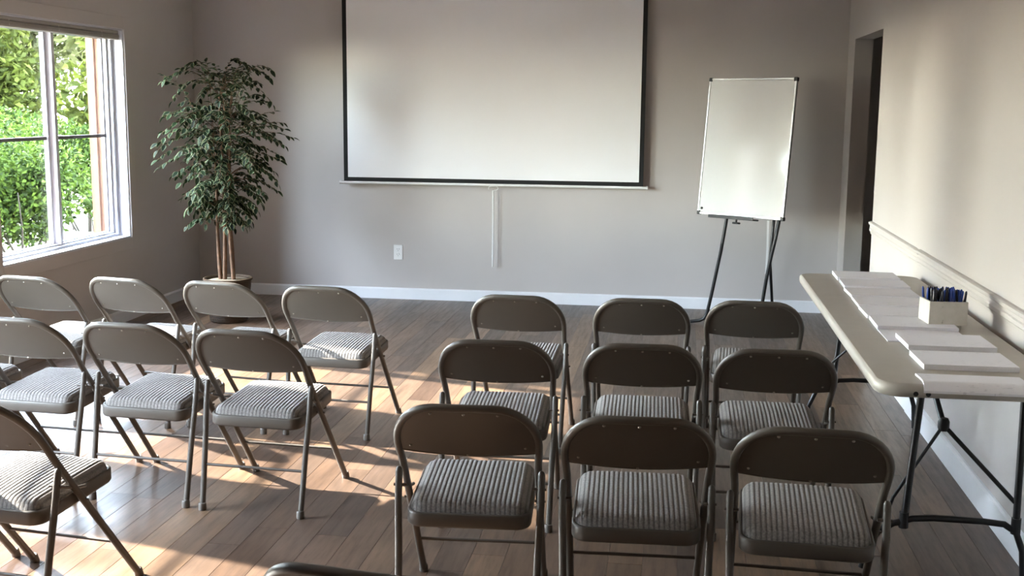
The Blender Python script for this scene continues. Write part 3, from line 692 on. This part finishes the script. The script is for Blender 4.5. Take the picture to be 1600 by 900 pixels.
for k in range(190):
    z0 = 0.76+(1.80-0.76)*((k+rnd.random())/190); a = k*2.399+rnd.uniform(-0.3, 0.3)
    z0 = min(z0, 1.80)
    tp = trunks[k % 4]; zz = min(z0-0.05, tp[-1][2]); ti = min(range(9), key=lambda q: abs(tp[q][2]-zz)); base = Vector(tp[ti])
    R = crown_r(z0)*(rnd.uniform(0.85, 1.05) if k % 3 else rnd.uniform(0.35, 0.75))
    up = rnd.uniform(0.02, 0.10)+(0.10 if z0 > 1.6 else 0)
    start = base; pts = []
    e = Vector((math.cos(a)*R, math.sin(a)*R, z0-base.z)); n = 9
    for q in range(n+1):
        t = q/n; pts.append(base+Vector((e.x*t, e.y*t, e.z*t+up*math.sin(t*PI*0.9)-0.10*t*t*(0 if z0 > 1.65 else 1))))
    br.tube(pts, [0.0026-0.0016*q/n for q in range(n+1)], 4, cap=False)
    nl = 14
    for q in range(nl):
        t = 0.28+0.72*q/(nl-1); f = t*n; i0 = min(n-1, int(f)); p = pts[i0].lerp(pts[i0+1], f-i0); d = (pts[i0+1]-pts[i0]).normalized()
        side = Vector((0,0,1)).cross(d); side = side.normalized() if side.length > 1e-3 else Vector((1,0,0))
        sgn = 1 if q % 2 else -1
        ld = (d*0.65+side*sgn*(0.75 if q < nl-1 else 0.05)+Vector((0,0,-0.12+rnd.uniform(-0.35, 0.3)))).normalized()
        lu = (Vector((0,0,1))+Vector((rnd.uniform(-.5,.5), rnd.uniform(-.5,.5), 0))).normalized(); lx = ld.cross(lu).normalized(); lu = lx.cross(ld)
        s = rnd.uniform(0.78, 1.15)
        leaves.append(Matrix(((lx.x, ld.x, lu.x, p.x), (lx.y, ld.y, lu.y, p.y), (lx.z, ld.z, lu.z, p.z), (0,0,0,1))) @ Matrix.Scale(s, 4))
br.build('branches', M_TRUNK, fic)['kind'] = 'stuff'
cdir = Vector((-FX, -FY, 0)).normalized()
leaves.sort(key=lambda M_: -(M_.translation.dot(cdir)))
for M_ in leaves[:300]:
    o = obj('leaf', LM, fic); o.matrix_local = M_
mb = MB(); rv_ = []
for M_ in leaves[300:]:
    mb.add([tuple(M_ @ Vector(p)) for p in LV], LF, True); rv_ += LR
o = mb.build('leaf_mass', M_FICUS, fic); o['kind'] = 'stuff'
at = o.data.attributes.new('rim', 'FLOAT', 'POINT'); at.data.foreach_set('value', rv_)

# ------------------------------------------------------------------ outdoors
struct(MB().box(-70, XL-WT, -20, 80, -0.32, -0.10).build('ground', M_LAWN))
struct(MB().box(-11.6, -8.6, -20, 80, -0.10, -0.085).build('garden_path', M_PAVE))
struct(MB().box(-8.2, XL-WT, -14, 5.4, -0.10, -0.08).build('patio', M_BOUNCE_PAVING))  # unseen pale paving added to bounce sunlight up into the room
def leaf_cloud(n, fn, size, seed):
    rr = random.Random(seed); mb = MB()
    for _ in range(n):
        p = fn(rr); L = size*rr.uniform(0.7, 1.3)
        d = Vector((rr.gauss(0,1), rr.gauss(0,1), rr.gauss(-0.2,0.8))).normalized(); q = Vector((rr.gauss(0,1), rr.gauss(0,1), rr.gauss(0,1))); sd = d.cross(q).normalized()*L*0.28; up = sd.cross(d).normalized()*L*0.08
        p = Vector(p); mb.add([p, p+d*L*0.45+sd+up, p+d*L, p+d*L*0.45-sd+up], [(0,1,2,3)], False)
    return mb
def ball(c, r):
    def fn(rr):
        while True:
            v = Vector((rr.uniform(-1,1), rr.uniform(-1,1), rr.uniform(-1,1)))
            if 0.25 < v.length < 1: break
        v = v*(0.55+0.45*rr.random()) if rr.random() < 0.3 else v.normalized()*rr.uniform(0.72, 1.0)
        return (c[0]+v.x*r[0], c[1]+v.y*r[1], c[2]+v.z*r[2])
    return fn
def multi(balls):
    fs = [ball(c, r) for c, r in balls]
    return lambda rr: fs[rr.randrange(len(fs))](rr)
def shrub(x, y, rx, ry, z0, z1, n, size, mt, label, seed, stems=7):
    s = tag(empty('garden_shrub', (x, y, -0.10)), label, 'shrub', 'shrubs growing outside the window')
    rr = random.Random(seed); balls = []
    for k in range(9):
        a = rr.uniform(0, 2*PI); q = rr.uniform(0, 0.6); balls.append(((math.cos(a)*rx*q, math.sin(a)*ry*q, rr.uniform(z0+0.25, z1-0.2)+0.1), (rx*0.5, ry*0.5, (z1-z0)*0.3)))
    tag(leaf_cloud(n, multi(balls), size, seed).build('foliage', mt, s), kind='stuff')
    for k in range(stems):
        a = rr.uniform(0, 2*PI); e = (math.cos(a)*rx*0.6, math.sin(a)*ry*0.6, (z0+z1)/2+0.1); b = (e[0]*0.25+rr.uniform(-.1,.1), e[1]*0.25, 0)
        MB().tube([b, (b[0]*0.5+e[0]*0.5+rr.uniform(-.08,.08), b[1]*0.5+e[1]*0.5, e[2]*0.5), e], [0.013, 0.010, 0.005], 5).build('stem', M_BARK, s)
    return s
def tree(x, y, h, cr, n, size, mt, label, seed, name='garden_tree'):
    t = tag(empty(name, (x, y, -0.10)), label, 'tree', 'trees growing outside the window'); rr = random.Random(seed); balls = []
    for k in range(14):
        a = rr.uniform(0, 2*PI); q = rr.uniform(0.0, 0.75); zc = h*rr.uniform(0.28, 0.88)
        balls.append(((math.cos(a)*cr*q, math.sin(a)*cr*q, zc), (cr*0.45, cr*0.45, h*0.16)))
    tag(leaf_cloud(n, multi(balls), size, seed).build('foliage', mt, t), kind='stuff')
    MB().tube([(0,0,0), (0.1,0.05,h*0.3), (0.0,0.1,h*0.6), (0.05,0,h*0.8)], [0.14, 0.11, 0.07, 0.03], 8).build('trunk', M_BARK, t)
    for k in range(6):
        c = balls[k][0]; MB().tube([(0.05, 0.05, h*0.25+k*0.06*h), (c[0]*0.6, c[1]*0.6, c[2]*0.85), c], [0.06, 0.04, 0.012], 6).build('branch', M_BARK, t)
    return t
shrub(-6.75, 11.2, 0.75, 0.75, 0.12, 1.20, 9000, 0.062, M_BUSH, 'leafy green shrub behind the left window pane, nearest the mullion foot', 1)
shrub(-6.35, 12.8, 0.62, 0.62, 0.14, 1.25, 9000, 0.062, M_BUSH, 'leafy green shrub seen through the right window pane', 2)
shrub(-8.0, 12.4, 0.70, 0.70, 0.14, 1.35, 9000, 0.062, M_BUSH, 'dense green shrub in the lower left of the window view', 3)
shrub(-7.6, 14.2, 0.85, 0.85, 0.30, 1.35, 9000, 0.065, M_BUSH, 'rounded green shrub further back behind the right pane', 4)
shrub(-9.3, 14.6, 0.9, 0.9, 0.35, 1.5, 8000, 0.07, M_BUSH, 'light green shrub beyond the path at the left pane', 6)
shrub(-10.9, 16.2, 0.8, 0.8, 0.2, 1.75, 9000, 0.09, M_BUSH, 'broad green shrub beyond the path behind the window mullion', 7)
shrub(-13.2, 16.4, 0.95, 0.95, 0.2, 1.75, 9000, 0.09, M_BUSH, 'broad green shrub beyond the path at the far left of the window', 8)
tree(-12.4, 19.6, 5.6, 1.75, 17000, 0.175, M_TREE, 'yellow green tree filling the upper left window pane', 11)
tree(-8.7, 17.8, 5.4, 1.6, 17000, 0.165, M_TREE, 'bright green tree filling the upper right window pane', 12)
tree(-17.2, 27.5, 8.0, 2.8, 14000, 0.26, M_TREE2, 'pale tree far behind the yellow green tree', 13)
tree(-11.6, 25.8, 8.0, 2.6, 14000, 0.26, M_TREE2, 'pale tree far behind the bright green tree', 14)
for k in range(5):               # unseen trees added to screen the low sky beside the building
    y = 0.4+k*2.9
    tree(-13.2-(k % 2)*0.8, y, 5.0, 1.30, 2600, 0.42, M_CYP, '%s dark tree of the garden belt counted from the camera side' % ('first', 'second', 'third', 'fourth', 'fifth')[k], 40+k)
for k in range(2, 5):  # unseen low shrubs added to darken the right wall
    shrub(-4.85, 2.1+k*0.84, 0.36, 0.36, -0.05, 1.00, 2600, 0.13, M_CYP, ['low dark shrub under the pier between windows', 'low dark shrub under the second window', 'low dark shrub nearest the conifer'][k-2], 80+k, 3)
for k, (x, y) in enumerate(((-6.6, 1.6), (-6.6, 3.25), (-6.6, 4.9))):  # added out of view to hold low daylight off the back wall's left
    shrub(x, y, 0.72, 0.72, 0.05, 1.62, 4200, 0.16, M_CYP, ['tall dark shrub outside opposite the half lowered blind', 'tall dark shrub outside, second along the wall', 'tall dark shrub outside between second and third windows'][k], 60+k, 4)
# unseen conifer added so that its shade ends the floor's sun patch
cyp = tag(empty('conifer_tree', (-6.35, 8.28, -0.10)), 'tall narrow dark conifer standing outside the left wall', 'tree', 'trees growing outside the window')
tag(leaf_cloud(9000, lambda rr: (lambda a, q, z: (math.cos(a)*0.40*q, math.sin(a)*0.40*q, z))(rr.uniform(0, 2*PI), math.sqrt(rr.random()), rr.uniform(0.3, 4.6)), 0.13, 31).build('foliage', M_CYP, cyp), kind='stuff')
MB().tube([(0,0,0), (0,0,4.2)], [0.08, 0.03], 8).build('trunk', M_BARK, cyp)
